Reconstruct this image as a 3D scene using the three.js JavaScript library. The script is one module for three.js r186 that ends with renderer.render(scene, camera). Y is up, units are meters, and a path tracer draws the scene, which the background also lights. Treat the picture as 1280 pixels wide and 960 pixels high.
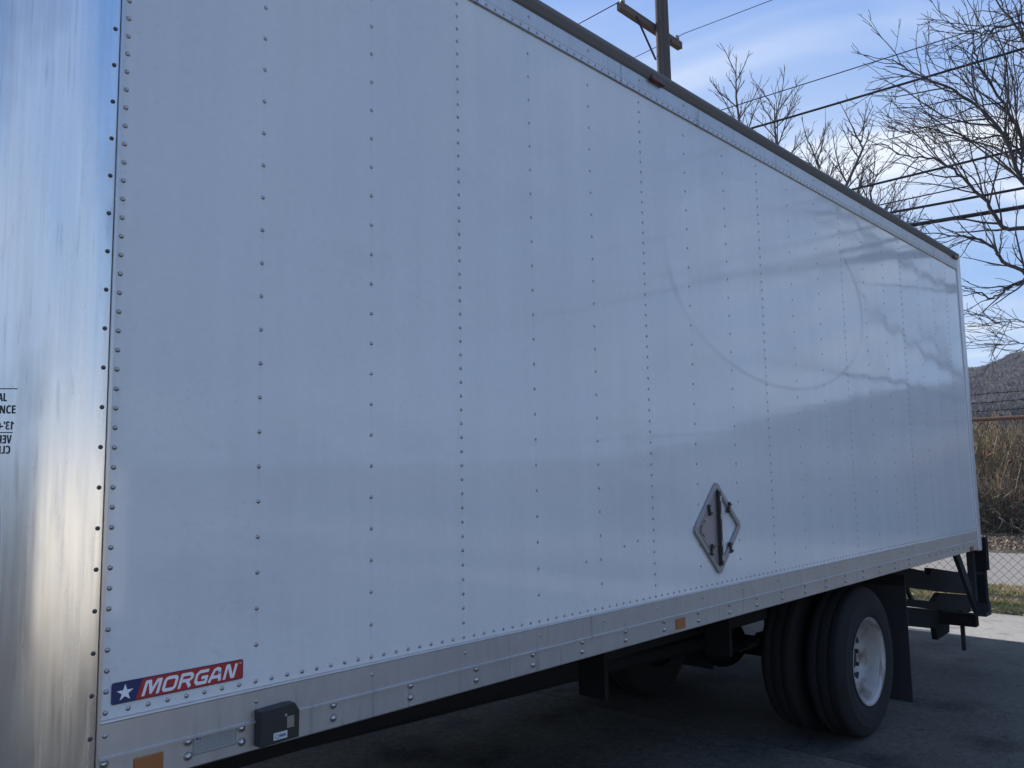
import * as THREE from 'three';
import { mergeGeometries } from 'three/addons/utils/BufferGeometryUtils.js';
import { RoundedBoxGeometry } from 'three/addons/geometries/RoundedBoxGeometry.js';
import { ImprovedNoise } from 'three/addons/math/ImprovedNoise.js';

// ------------------------------------------------------------------ camera
const scene = new THREE.Scene();
const EYE = new THREE.Vector3(-0.8577, 1.871, 2.2158);
const F = 1036.03, YAW = 0.8152, PIT = 0.1083, ROL = -0.0179;
const fwd = new THREE.Vector3(Math.sin(YAW) * Math.cos(PIT), Math.sin(PIT), -Math.cos(YAW) * Math.cos(PIT));
const right0 = new THREE.Vector3(Math.cos(YAW), 0, Math.sin(YAW));
const up0 = new THREE.Vector3().crossVectors(right0, fwd);
const right = right0.clone().multiplyScalar(Math.cos(ROL)).addScaledVector(up0, Math.sin(ROL));
const up = up0.clone().multiplyScalar(Math.cos(ROL)).addScaledVector(right0, -Math.sin(ROL));
const camera = new THREE.PerspectiveCamera(2 * Math.atan(480 / F) * 180 / Math.PI, 4 / 3, 0.05, 3000);
camera.position.copy(EYE);
camera.quaternion.setFromRotationMatrix(new THREE.Matrix4().makeBasis(right, up, fwd.clone().negate()));

// ------------------------------------------------------------------ sky, sun, exposure
const SUN_AZ = 8 * Math.PI / 180, SUN_EL = 26 * Math.PI / 180;
const SUN = new THREE.Vector3(Math.sin(SUN_AZ) * Math.cos(SUN_EL), Math.sin(SUN_EL), -Math.cos(SUN_AZ) * Math.cos(SUN_EL));
const noise = new ImprovedNoise();
const N3 = (x, y, z) => noise.noise(x, y, z);
const fbm = (x, y, z, o = 4) => { let s = 0, a = 0.5; for (let i = 0; i < o; i++) { s += a * N3(x, y, z); x *= 2.03; y *= 2.03; z *= 2.03; a *= 0.5; } return s; };
const sstep = (a, b, x) => { const t = Math.min(1, Math.max(0, (x - a) / (b - a))); return t * t * (3 - 2 * t); };
const mix = (a, b, t) => a + (b - a) * t;
{
  const W = 1536, Hh = 768, data = new Float32Array(W * Hh * 4);
  const d = new THREE.Vector3();
  for (let j = 0; j < Hh; j++) for (let i = 0; i < W; i++) {
    const ph = ((i + 0.5) / W - 0.5) * 2 * Math.PI, th = ((j + 0.5) / Hh - 0.5) * Math.PI;
    d.set(Math.cos(th) * Math.cos(ph), Math.sin(th), Math.cos(th) * Math.sin(ph));
    const y = Math.max(0, d.y);
    const t = Math.pow(y, 0.55);
    let r = mix(0.56, 0.062, Math.min(1, t * 1.25)), g = mix(0.77, 0.232, Math.min(1, t * 1.25)), b = mix(0.98, 0.69, Math.min(1, t * 1.25));
    // cirrus on a high sheet, drawn out along one direction
    const k = 1 / (y + 0.12), px = d.x * k, pz = d.z * k;
    const c = Math.cos(0.95), s = Math.sin(0.95);
    const a1 = px * c + pz * s + 4.1, a2 = -px * s + pz * c - 0.8;
    const wv = fbm(a1 * 0.5 + 3, a2 * 0.5, 7, 3) * 1.8;
    const veil = sstep(-0.25, 0.3, fbm(a1 * 0.35 + 4.2 + wv * 0.3, a2 * 0.8 + 1.7, 9.1, 4));
    const fib = 0.5 + fbm(a1 * 1.1 + wv * 0.6 + 11.3, a2 * 4.2 + wv * 1.3, 2.7, 6);
    let cl = (0.25 + 0.75 * sstep(0.25, 0.85, fib)) * veil * 1.0 * sstep(0.0, 0.25, y + 0.12);
    r = mix(r, 0.86, cl); g = mix(g, 0.92, cl); b = mix(b, 1.0, cl);
    const cs = Math.max(-1, Math.min(1, d.dot(SUN))), ang = Math.acos(cs) * 180 / Math.PI;
    const gl = 1.6 * Math.exp(-ang / 5) + 0.42 * Math.exp(-ang / 22);
    r += gl; g += gl * 0.96; b += gl * 0.9;
    if (d.y < 0) { const q = sstep(0, -0.15, d.y); r = mix(r, 0.2, q); g = mix(g, 0.19, q); b = mix(b, 0.17, q); }
    const o = (j * W + i) * 4; data[o] = r; data[o + 1] = g; data[o + 2] = b; data[o + 3] = 1;
  }
  const sky = new THREE.DataTexture(data, W, Hh, THREE.RGBAFormat, THREE.FloatType);
  sky.mapping = THREE.EquirectangularReflectionMapping; sky.magFilter = THREE.LinearFilter; sky.minFilter = THREE.LinearFilter;
  sky.colorSpace = THREE.LinearSRGBColorSpace; sky.needsUpdate = true;
  scene.background = sky; scene.environment = sky;
}
const sun = new THREE.DirectionalLight(new THREE.Color(1.0, 0.94, 0.85), 5);
sun.position.copy(SUN).multiplyScalar(120).add(new THREE.Vector3(6, 0, 0));
sun.target.position.set(6, 0, 0); sun.castShadow = true; sun.shadow.mapSize.set(4096, 4096);
Object.assign(sun.shadow.camera, { left: -45, right: 45, top: 45, bottom: -45, near: 1, far: 300 });
scene.add(sun, sun.target);
const renderer = new THREE.WebGLRenderer({ antialias: true });
renderer.setSize(1024, 768);
renderer.toneMapping = THREE.LinearToneMapping;
renderer.toneMappingExposure = 1.1;
renderer.shadowMap.enabled = true;

// ------------------------------------------------------------------ helpers
let seed = 12345;
const rnd = () => { seed = (seed * 1664525 + 1013904223) >>> 0; return seed / 4294967296; };
const rr = (a, b) => a + (b - a) * rnd();
const V = (x, y, z) => new THREE.Vector3(x, y, z);
const rayDir = (u, v) => fwd.clone().addScaledVector(right, (u - 640) / F).addScaledVector(up, (480 - v) / F);
const onX = (u, v, x) => { const d = rayDir(u, v); return EYE.clone().addScaledVector(d, (x - EYE.x) / d.x); };
const onZ = (u, v, z) => { const d = rayDir(u, v); return EYE.clone().addScaledVector(d, (z - EYE.z) / d.z); };
const taken = new Map();
const numbered = n => { const k = taken.get(n) || 0; taken.set(n, k + 1); return k ? n + '_' + String(k).padStart(3, '0') : n; };
function mesh(name, g, m, parent) {
  const o = new THREE.Mesh(g, m); o.castShadow = o.receiveShadow = true;
  if (parent) { o.name = name; parent.add(o); } else { o.name = numbered(name); scene.add(o); }
  return o;
}
function thing(name, label, category, pos = [0, 0, 0], group) {
  const g = new THREE.Group(); g.name = numbered(name); g.position.set(...pos); scene.add(g);
  g.userData = { label, category }; if (group) g.userData.group = group; return g;
}
const structure = (name, g, m) => { const o = mesh(name, g, m); o.userData.kind = 'structure'; return o; };
function box(x0, x1, y0, y1, z0, z1) { const g = new THREE.BoxGeometry(x1 - x0, y1 - y0, z1 - z0); g.translate((x0 + x1) / 2, (y0 + y1) / 2, (z0 + z1) / 2); return g; }
function rbox(x0, x1, y0, y1, z0, z1, r = 0.01, s = 2) { const g = new RoundedBoxGeometry(x1 - x0, y1 - y0, z1 - z0, s, r); g.translate((x0 + x1) / 2, (y0 + y1) / 2, (z0 + z1) / 2); return g; }
// a bar between two points
function bar(a, b, w, h) {
  const L = a.distanceTo(b), g = new THREE.BoxGeometry(w, h, L);
  const m = new THREE.Matrix4().lookAt(b, a, Math.abs(b.y - a.y) / L > 0.99 ? V(1, 0, 0) : V(0, 1, 0)); m.setPosition(a.clone().add(b).multiplyScalar(0.5));
  return g.applyMatrix4(m);
}
function cyl(a, b, r0, r1 = r0, n = 12) {
  const L = a.distanceTo(b), g = new THREE.CylinderGeometry(r1, r0, L, n);
  const q = new THREE.Quaternion().setFromUnitVectors(V(0, 1, 0), b.clone().sub(a).normalize());
  return g.applyQuaternion(q).translate(...a.clone().add(b).multiplyScalar(0.5).toArray());
}
// profile [[z, y] ...] closed, run along x
function runX(profile, x0, x1) {
  const sh = new THREE.Shape(profile.map(p => new THREE.Vector2(-p[0], p[1])));
  const g = new THREE.ExtrudeGeometry(sh, { depth: x1 - x0, bevelEnabled: false });
  g.rotateY(Math.PI / 2); g.translate(x0, 0, 0); return g;
}
// outline [[x, y] ...] in a plane of constant z, thickness towards -z
function plateZ(pts, z, t, bevel = 0) {
  const sh = new THREE.Shape(pts.map(p => new THREE.Vector2(p[0], p[1])));
  const g = new THREE.ExtrudeGeometry(sh, { depth: t, bevelEnabled: bevel > 0, bevelSize: bevel, bevelThickness: bevel, bevelSegments: 1 });
  g.translate(0, 0, z - t); return g;
}
const mergeAll = gs => mergeGeometries(gs.map(g => g.index ? g.toNonIndexed() : g).map(g => { for (const k of Object.keys(g.attributes)) if (!['position', 'normal', 'uv'].includes(k)) g.deleteAttribute(k); return g; }));
class Tubes {
  constructor() { this.p = []; this.n = []; this.c = []; this.i = []; }
  add(pts, radii, sides = 5, col = null) {
    const base = this.p.length / 3; let u = V(0, 0, 1), t = V(0, 0, 0);
    for (let k = 0; k < pts.length; k++) {
      t.copy(pts[Math.min(k + 1, pts.length - 1)]).sub(pts[Math.max(k - 1, 0)]).normalize();
      if (k === 0) u = Math.abs(t.y) > 0.9 ? V(1, 0, 0) : V(0, 1, 0);
      u.addScaledVector(t, -u.dot(t)).normalize(); const w = V(0, 0, 0).crossVectors(t, u);
      for (let s = 0; s < sides; s++) {
        const a = s / sides * 6.28318, nx = u.x * Math.cos(a) + w.x * Math.sin(a), ny = u.y * Math.cos(a) + w.y * Math.sin(a), nz = u.z * Math.cos(a) + w.z * Math.sin(a);
        this.p.push(pts[k].x + nx * radii[k], pts[k].y + ny * radii[k], pts[k].z + nz * radii[k]); this.n.push(nx, ny, nz);
        if (col) this.c.push(...col);
      }
    }
    for (let k = 0; k < pts.length - 1; k++) for (let s = 0; s < sides; s++) {
      const a = base + k * sides + s, b = base + k * sides + (s + 1) % sides, c = a + sides, d = b + sides;
      this.i.push(a, b, c, b, d, c);
    }
  }
  geo() {
    const g = new THREE.BufferGeometry();
    g.setAttribute('position', new THREE.Float32BufferAttribute(this.p, 3)); g.setAttribute('normal', new THREE.Float32BufferAttribute(this.n, 3));
    if (this.c.length) g.setAttribute('color', new THREE.Float32BufferAttribute(this.c, 3));
    g.setIndex(this.i); return g;
  }
}
function tex(W, H, fn, srgb = true) {          // fn(u, v) -> [r, g, b] 0..255
  const d = new Uint8Array(W * H * 4);
  for (let j = 0; j < H; j++) for (let i = 0; i < W; i++) { const c = fn((i + 0.5) / W, (j + 0.5) / H); const o = (j * W + i) * 4; d[o] = c[0]; d[o + 1] = c[1]; d[o + 2] = c[2]; d[o + 3] = 255; }
  const t = new THREE.DataTexture(d, W, H); t.magFilter = THREE.LinearFilter; t.minFilter = THREE.LinearMipmapLinearFilter; t.generateMipmaps = true;
  t.wrapS = t.wrapT = THREE.RepeatWrapping; if (srgb) t.colorSpace = THREE.SRGBColorSpace; t.needsUpdate = true; return t;
}
const lin = (r, g, b) => new THREE.Color().setRGB(r, g, b);
const mat = (c, o = {}) => new THREE.MeshStandardMaterial({ color: c, roughness: 0.8, metalness: 0, ...o });
function planarUV(g, ax, ay, sc = 1, ox = 0, oy = 0) {
  const p = g.attributes.position, uv = new Float32Array(p.count * 2), gt = ['getX', 'getY', 'getZ'];
  for (let i = 0; i < p.count; i++) { uv[2 * i] = (p[gt[ax]](i) - ox) * sc; uv[2 * i + 1] = (p[gt[ay]](i) - oy) * sc; }
  g.setAttribute('uv', new THREE.BufferAttribute(uv, 2)); return g;
}

// ------------------------------------------------------------------ materials
const WX0 = -0.02, WX1 = 7.69, WY0 = 1.27, WY1 = 3.75;      // extent of the painted side
const oval = (x, y) => Math.hypot((x - 3.93) / 1.28, (y - 2.97) / 0.61);
const wallTex = tex(2048, 672, (u, v) => {
  const x = mix(WX0, WX1, u), y = mix(WY0, WY1, v);
  let k = 1 + 0.03 * fbm(x * 1.3, y * 1.3, 1, 4);
  k += 0.026 * fbm(x * 9, y * 0.55, 5, 4) + 0.01 * fbm(x * 30, y * 0.9, 45, 3);                   // rain streaks
  k += 0.02 * fbm(x * 40, y * 40, 8, 2);
  const o = oval(x, y), w = 0.02 + 0.01 * N3(x * 3, y * 3, 2);
  const ring = Math.exp(-(((o - 1) / w) ** 2)); k -= ring * 0.085 * (0.25 + 0.9 * sstep(-0.3, 0.4, N3(x * 2, y * 2, 4))) * sstep(0.55, 0.1, (y - 2.97) / 0.61 - 0.45 * (x - 3.93) / 1.28);   // outline left by an old oval transfer
  if (o < 1) k += 0.016 + 0.02 * fbm(x * 2.5, y * 2.5, 12, 3);
  const sm = fbm(x * 1.1 + 20, y * 2.3, 31, 4); if (sm > 0.12) k -= (sm - 0.12) * 0.10;        // handling grime
  const sp = N3(x * 90, y * 90, 3.3) + 0.25 * N3(x * 2.1, y * 2.1, 9); if (sp > 0.74) k -= 0.05;                                  // specks
  const cq = Math.round(x / 0.4064) * 0.4064, dx = Math.abs(x - cq);                             // drips below the rivets
  if (dx < 0.014) { const ph = ((1.9067 - y) % 0.1016 + 0.1016) % 0.1016; k -= 0.05 * Math.exp(-((dx / 0.004) ** 2)) * Math.exp(-ph / 0.05) * sstep(-0.1, 0.5, N3(cq * 7, Math.floor((1.9067 - y) / 0.1016) * 3.7, 5) + 0.15); }
  const scf = fbm(x * 6 + y * 14, y * 3 - x * 2, 83, 3); if (Math.abs(scf) < 0.006 && N3(x * 1.7, y * 1.7, 88) > 0.25) k -= 0.03;                   // light scuffs
  const warm = 0.012 * fbm(x * 0.7, y * 0.9, 40, 3);
  const b = 214 * k; return [b * (1 + warm) * 0.982, b * 1.0, b * (1 - warm) * 1.0].map(q => Math.min(250, q));
});
const wallRough = tex(1024, 336, (u, v) => {
  const x = mix(WX0, WX1, u), y = mix(WY0, WY1, v);
  let r = 0.066 + 0.035 * fbm(x * 1.4, y * 2, 60, 4) + 0.08 * Math.max(0, fbm(x * 7, y * 0.7, 70, 4));
  const o = oval(x, y); if (o < 1) r += 0.025;
  return [0, Math.max(7, Math.min(255, r * 255)), 0];
}, false);
const M = {};
M.panel = mat(0xffffff, { map: wallTex, roughnessMap: wallRough, roughness: 1 });
const alTex = tex(768, 1024, (u, v) => {
  const x = u * 0.8, y = v * 2.9;
  let k = 0.95 + 0.05 * fbm(x * 90, y * 1.3, 3, 4) + 0.05 * fbm(x * 14, y * 1.6, 8, 4);
  const st = fbm(x * 70, y * 5, 21, 4); if (st > 0.2) k -= (st - 0.2) * 0.3;
  const sm = fbm(x * 5, y * 2.2, 61, 4); if (sm > 0.05) k -= (sm - 0.05) * 0.28;                // soft smudges of grime
  const dr = fbm(x * 48, y * 2.0, 77, 3) * sstep(-0.1, 0.3, N3(x * 6, y * 1.1, 5)); if (dr > 0.1) k -= (dr - 0.1) * 0.45;
  return [k * 238, k * 237, k * 234].map(q => Math.min(255, q));
});
const alRough = tex(768, 1024, (u, v) => {
  const x = u * 0.8, y = v * 2.9;
  let r = 0.23 + 0.08 * fbm(x * 75, y * 1.8, 13, 4) + 0.16 * Math.max(0, fbm(x * 40, y * 3.2, 31, 5)) + 0.04 * fbm(x * 4, y * 4, 2, 3);
  return [0, Math.max(25, Math.min(255, r * 255)), 0];
}, false);
M.nose = mat(0xffffff, { map: alTex, roughnessMap: alRough, roughness: 1, metalness: 1 });
const railTex = tex(1024, 256, (u, v) => {
  const x = u * 4, y = v;
  let k = 0.93 + 0.06 * fbm(x * 2.2, y * 6, 3, 4) + 0.05 * fbm(x * 30, y * 30, 8, 3);
  const st = fbm(x * 26, y * 9, 41, 4); if (st > 0.25) k -= (st - 0.25) * 0.7;
  return [k * 200, k * 201, k * 202];
});
M.rail = mat(0xffffff, { map: railTex, roughness: 0.42, metalness: 0.75 });
M.shadedLip = mat(lin(0.16, 0.155, 0.15), { roughness: 0.6, metalness: 0.4 });  // roof edge metal, with the shade under the overhang put into its dark colour
M.trim = mat(lin(0.55, 0.55, 0.55), { roughness: 0.35, metalness: 0.9 });
M.post = mat(lin(0.58, 0.59, 0.6), { roughness: 0.32, metalness: 0.35 });
M.rivet = mat(lin(0.36, 0.355, 0.35), { roughness: 0.34, metalness: 0.9 });
M.screw = mat(lin(0.09, 0.085, 0.085), { roughness: 0.5, metalness: 0.6 });
M.bolt = mat(lin(0.42, 0.41, 0.4), { roughness: 0.3, metalness: 0.9 });
M.amber = mat(lin(0.30, 0.12, 0.04), { roughness: 0.3 });
M.red = mat(lin(0.2, 0.03, 0.025), { roughness: 0.3 });
M.brownlens = mat(lin(0.10, 0.025, 0.015), { roughness: 0.35 });
M.black = mat(lin(0.02, 0.02, 0.022), { roughness: 0.55 });
M.chassis = new THREE.MeshPhysicalMaterial({ color: lin(0.018, 0.018, 0.018), roughness: 0.95, specularIntensity: 0.3 });
M.steel = mat(lin(0.03, 0.03, 0.03), { roughness: 0.8 });
M.grit = mat(lin(0.06, 0.055, 0.05), { roughness: 0.9 });
const tyreTex = tex(256, 256, (u, v) => { const k = 30 + 10 * fbm(u * 12, v * 12, 4, 4); return [k, k, k * 0.98]; });
M.tyre = mat(0xffffff, { map: tyreTex, roughness: 0.92 });
const rimTex = tex(256, 256, (u, v) => { const k = 1 - 0.12 * Math.max(0, fbm(u * 20, v * 9, 4, 4)) + 0.05 * fbm(u * 60, v * 30, 2, 3); const d = fbm(u * 9, v * 5, 14, 4); const q = k * (d > 0.05 ? 1 - (d - 0.05) * 1.1 : 1); return [178 * q, 175 * q * (d > 0.1 ? 0.97 : 1), 170 * q * (d > 0.1 ? 0.92 : 1)]; });
M.rim = mat(0xffffff, { map: rimTex, roughness: 0.4 });
M.white = mat(lin(0.7, 0.7, 0.7), { roughness: 0.35 });
M.glass = mat(lin(0.02, 0.025, 0.03), { roughness: 0.06 });
M.chrome = mat(lin(0.7, 0.7, 0.7), { roughness: 0.15, metalness: 1 });
M.holder = mat(lin(0.36, 0.35, 0.35), { roughness: 0.45, metalness: 0.7 });
M.clip = mat(lin(0.07, 0.065, 0.065), { roughness: 0.5, metalness: 0.7 });
M.rubber = mat(lin(0.025, 0.025, 0.025), { roughness: 0.85 });
const slabTex = tex(1024, 1024, (u, v) => {
  const x = u * 4.8, y = v * 4.8;
  let k = 1 + 0.3 * fbm(x * 1.1, y * 1.1, 2, 5) + 0.24 * fbm(x * 14, y * 14, 6, 3) + 0.22 * N3(x * 60, y * 60, 1) + 0.15 * N3(x * 27, y * 27, 4);
  const st = fbm(x * 1.6 + 9, y * 1.6, 15, 4); if (st > 0.06) k -= (st - 0.06) * 1.1;             // oil and water stains
  const cr = Math.abs(N3(x * 0.35 + 3, y * 0.35, 25) + 0.12 * fbm(x * 2.2, y * 2.2, 5, 4)); if (cr < 0.0028) k -= 0.3;             // hair cracks
  return [96 * k, 92 * k, 82 * k].map(q => Math.max(0, Math.min(255, q)));
});
M.slab = mat(0xffffff, { map: slabTex, roughness: 0.88, bumpMap: slabTex, bumpScale: 0.002 });
M.slabOld = mat(lin(0.72, 0.71, 0.7), { map: slabTex, roughness: 0.85, bumpMap: slabTex, bumpScale: 0.002 });
M.apron = mat(0xffffff, { map: tex(1024, 1024, (u, v) => {
  const x = u * 4.8, y = v * 4.8;
  let k = 1 + 0.1 * fbm(x * 1.2, y * 1.2, 32, 4) + 0.14 * fbm(x * 16, y * 16, 36, 3) + 0.08 * N3(x * 70, y * 70, 31);
  const st = fbm(x * 2.6 + 9, y * 2.6, 45, 4); if (st > 0.12) k -= (st - 0.12) * 0.7;
  return [172 * k, 165 * k, 152 * k].map(q => Math.max(0, Math.min(255, q)));
}), roughness: 0.9 });
M.road = mat(0xffffff, { map: tex(512, 512, (u, v) => { const k = 1 + 0.08 * fbm(u * 8, v * 8, 3, 3) + 0.12 * N3(u * 200, v * 200, 1); return [150 * k, 142 * k, 131 * k]; }), roughness: 0.92 });
const earthTex = tex(512, 512, (u, v) => { const k = 1 + 0.3 * fbm(u * 12, v * 12, 3, 4) + 0.2 * N3(u * 120, v * 120, 1); return [104 * k, 92 * k, 70 * k]; });
M.earth = mat(0xffffff, { map: earthTex, roughness: 1 });

// ------------------------------------------------------------------ the ground
{
  const g = new THREE.PlaneGeometry(2600, 2600, 1, 1); g.rotateX(-Math.PI / 2); g.translate(0, -0.05, 0); planarUV(g, 0, 2, 0.2);
  structure('ground', g, M.earth);
  // the yard: square concrete slabs with open joints over a bedding sheet
  const bed = new THREE.PlaneGeometry(60, 60); bed.rotateX(-Math.PI / 2); bed.translate(11.21 - 30, -0.03, 3); planarUV(bed, 0, 2, 0.3);
  const yard = structure('yard_pavement', bed, M.grit);
  const S = 4.8, jz = 1.02;
  for (let i = -4; i < 3; i++) for (let k = -5; k < 5; k++) {
    const x1 = i === 2 ? 11.23 : 4.63 + S * (i), x0 = 4.63 + S * (i - 1), z0 = jz + S * k, z1 = z0 + S;
    const gg = box(x0 + 0.008, x1 - 0.008, -0.04, rr(-0.004, 0), z0 + 0.008, z1 - 0.008);
    planarUV(gg, 0, 2, 1 / S, x0 + (rnd() * 4.8), z0 + rnd() * 4.8);
    const o = mesh('slab', gg, i === 2 ? M.apron : (k + i) % 2 ? M.slab : M.slabOld, yard);
    o.name = 'slab';
  }
  const road = box(13.95, 19.6, -0.04, -0.005, -60, 60); planarUV(road, 0, 2, 0.35); structure('road', road, M.road);
  // a bank of earth beyond the road
  const bk = new THREE.PlaneGeometry(70, 120, 40, 60); bk.rotateX(-Math.PI / 2); bk.translate(54.6, 0, 0);
  const p = bk.attributes.position;
  for (let i = 0; i < p.count; i++) { const x = p.getX(i), z = p.getZ(i); p.setY(i, -0.04 + 0.06 * sstep(19.6, 21, x) + 0.9 * sstep(24, 38, x) + 0.25 * fbm(x * 0.3, z * 0.3, 4, 3) * sstep(20, 24, x)); }
  bk.computeVertexNormals(); planarUV(bk, 0, 2, 0.22); structure('bank', bk, M.earth);
}
// hills all round the far side, their crest as high over the horizon as the photograph shows
const crest = az => {                                        // azimuth in degrees from -z towards +x, crest elevation in degrees
  const P = [[-20, 1.2], [40, 2.5], [62, 3.8], [70, 4.7], [75.9, 5.25], [78.6, 5.8], [84, 6.6], [92, 6.1], [100, 5.0], [105, 4.55], [108, 4.3], [112, 3.6], [116, 2.9], [120, 1.6], [126, 0.6], [140, 0.4], [165, 0.4], [200, 0.4], [230, 0.6]];
  for (let i = 1; i < P.length; i++) if (az <= P[i][0]) return mix(P[i - 1][1], P[i][1], sstep(P[i - 1][0], P[i][0], az));
  return 1;
};
const hillH = (az, r) => {
  const R = 420, top = R * Math.tan(crest(az) * Math.PI / 180);
  const f = sstep(90, R, r) * (r > R ? 1 - 0.5 * sstep(R, 700, r) : 1);
  return top * f * (1 + 0.12 * fbm(az * 0.25, r * 0.012, 5, 4)) - 0.2;
};
{
  const na = 150, nr = 26, pos = [], uv = [], idx = [];
  for (let j = 0; j <= nr; j++) for (let i = 0; i <= na; i++) {
    const az = mix(-20, 230, i / na), r = mix(90, 700, Math.pow(j / nr, 1.15)), a = az * Math.PI / 180;
    pos.push(EYE.x + r * Math.sin(a), hillH(az, r), EYE.z - r * Math.cos(a)); uv.push(az * 0.8, r * 0.05);
  }
  for (let j = 0; j < nr; j++) for (let i = 0; i < na; i++) { const a = j * (na + 1) + i, b = a + 1, c = a + na + 1, d = c + 1; idx.push(a, c, b, b, c, d); }
  const g = new THREE.BufferGeometry(); g.setAttribute('position', new THREE.Float32BufferAttribute(pos, 3)); g.setAttribute('uv', new THREE.Float32BufferAttribute(uv, 2)); g.setIndex(idx); g.computeVertexNormals();
  structure('hills', g, mat(0xffffff, { roughness: 1, map: tex(256, 256, (u, v) => { const k = 1 + 0.35 * fbm(u * 14, v * 14, 3, 4); return [98 * k, 90 * k, 82 * k]; }) }));
}

// ------------------------------------------------------------------ the box truck
const truck = thing('box_truck', 'white box truck body with riveted panels, aluminium nose and rear lift gate', 'truck');
const CX = k => k * 0.4064;
const GY = 1.9067;                                            // a row of the rivet grid
const BOT = 1.276, TOP = 3.73, RB = 1.108, BACK = -2.56;
// skin with the slight quilting of thin sheet over posts
const dent = (x, y) => 0.00035 * Math.cos(2 * Math.PI * x / 0.4064) * (0.6 + 0.8 * N3(x * 1.1, y * 0.6, 3)) + 0.0008 * fbm(x * 0.9, y * 0.4, 17, 2);
function skin(x0, x1, off) {
  const nx = Math.max(4, Math.round((x1 - x0) / 0.035)), ny = 60;
  const g = new THREE.PlaneGeometry(x1 - x0, TOP + 0.02 - BOT + 0.02, nx, ny); g.translate((x0 + x1) / 2, (TOP + BOT) / 2, 0);
  const p = g.attributes.position, n = g.attributes.normal, e = 0.004, v = V(0, 0, 0), uv = g.attributes.uv;
  for (let i = 0; i < p.count; i++) {
    const x = p.getX(i), y = p.getY(i); p.setZ(i, off + dent(x, y));
    v.set(-(dent(x + e, y) - dent(x - e, y)) / (2 * e), -(dent(x, y + e) - dent(x, y - e)) / (2 * e), 1).normalize(); n.setXYZ(i, v.x, v.y, v.z);
    uv.setXY(i, (x - WX0) / (WX1 - WX0), (y - WY0) / (WY1 - WY0));
  }
  return g;
}
const rivGeo = r => { const g = new THREE.LatheGeometry([[0.0001, 0.55], [0.45, 0.48], [0.82, 0.28], [1, 0.02], [1.02, -0.1]].map(q => new THREE.Vector2(q[0] * r, q[1] * r)).reverse(), 10); g.rotateX(Math.PI / 2); return g; };
const rivG = rivGeo(0.0066), boltG = (() => { const g = rivGeo(0.0105); g.scale(1, 1, 1.35); const w = new THREE.CylinderGeometry(0.0125, 0.0128, 0.002, 14); w.rotateX(Math.PI / 2); w.translate(0, 0, 0.0005); return mergeAll([g, w]); })();
const rivets = [];                                            // {x, y, z, panel}
const panels = [];
for (let j = 0; j < 7; j++) {
  const x0 = j === 0 ? -0.018 : CX(3 * j) - 0.014, x1 = j === 6 ? 7.69 : CX(3 * j + 3) + 0.014;
  panels.push(mesh('side_panel', skin(x0, x1, j % 2 ? 0.0005 : 0), M.panel, truck));
}
const panelOf = x => panels[Math.max(0, Math.min(6, Math.floor((x + 0.01) / CX(3))))];
for (let k = 0; k <= 18; k++) {
  const dense = k % 3 === 0, x = k === 0 ? -0.005 : CX(k), pitch = dense ? 0.0508 : 0.1016;
  for (let y = GY - 12 * 0.0508 + (dense ? 0 : 0.1016); y < TOP - 0.012; y += pitch) rivets.push([x, y, dense ? 0.0005 : 0]);
}
for (let i = 1; i < 152; i++) if (i % 24) rivets.push([i * 0.0508, GY - 12 * 0.0508, 0]);
for (const [x, y] of [[2.205, 1.545], [2.31, 1.56], [1.93, 1.50]]) rivets.push([x, y, 0]);
// bottom rail
const bottomRail = mesh('bottom_rail', planarUV(runX([[-0.03, 1.292], [0.003, 1.280], [0.007, 1.279], [0.008, 1.274], [0.006, 1.271], [0.006, 1.194], [0.013, 1.191], [0.013, 1.186], [0.0035, 1.184], [0.0035, RB + 0.004], [0.0, RB], [-0.045, RB], [-0.045, RB + 0.01], [-0.03, RB + 0.012]], -0.02, 7.69), 0, 1, 0.25), M.rail, truck);
const railRiv = [];
for (let k = 0; k <= 18; k++) railRiv.push([k ? CX(k) : -0.006, 1.243, 0.006]);
// top rail and the overhanging roof edge
const topRail = mesh('top_rail', planarUV(runX([[-0.02, TOP - 0.012], [0.009, TOP - 0.002], [0.011, TOP], [0.011, TOP + 0.024], [0.0122, TOP + 0.027], [0.0122, TOP + 0.031], [0.011, TOP + 0.034], [0.011, TOP + 0.095], [-0.02, TOP + 0.095]], -0.02, 7.69), 0, 1, 0.25), M.rail, truck);
mesh('roof_edge', runX([[-0.03, TOP + 0.094], [0.012, TOP + 0.094], [0.020, TOP + 0.104], [0.033, TOP + 0.128], [0.036, TOP + 0.138], [0.034, TOP + 0.148], [0.022, TOP + 0.152], [-0.03, TOP + 0.153]], -0.06, 7.70), M.shadedLip, truck);
const topRiv = [];
for (let i = 0; i < 152; i++) topRiv.push([i * 0.0508, TOP + 0.012, 0.011]);
for (let k = 0; k <= 18; k++) topRiv.push([k ? CX(k) : 0, TOP + 0.065, 0.011]);
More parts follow.
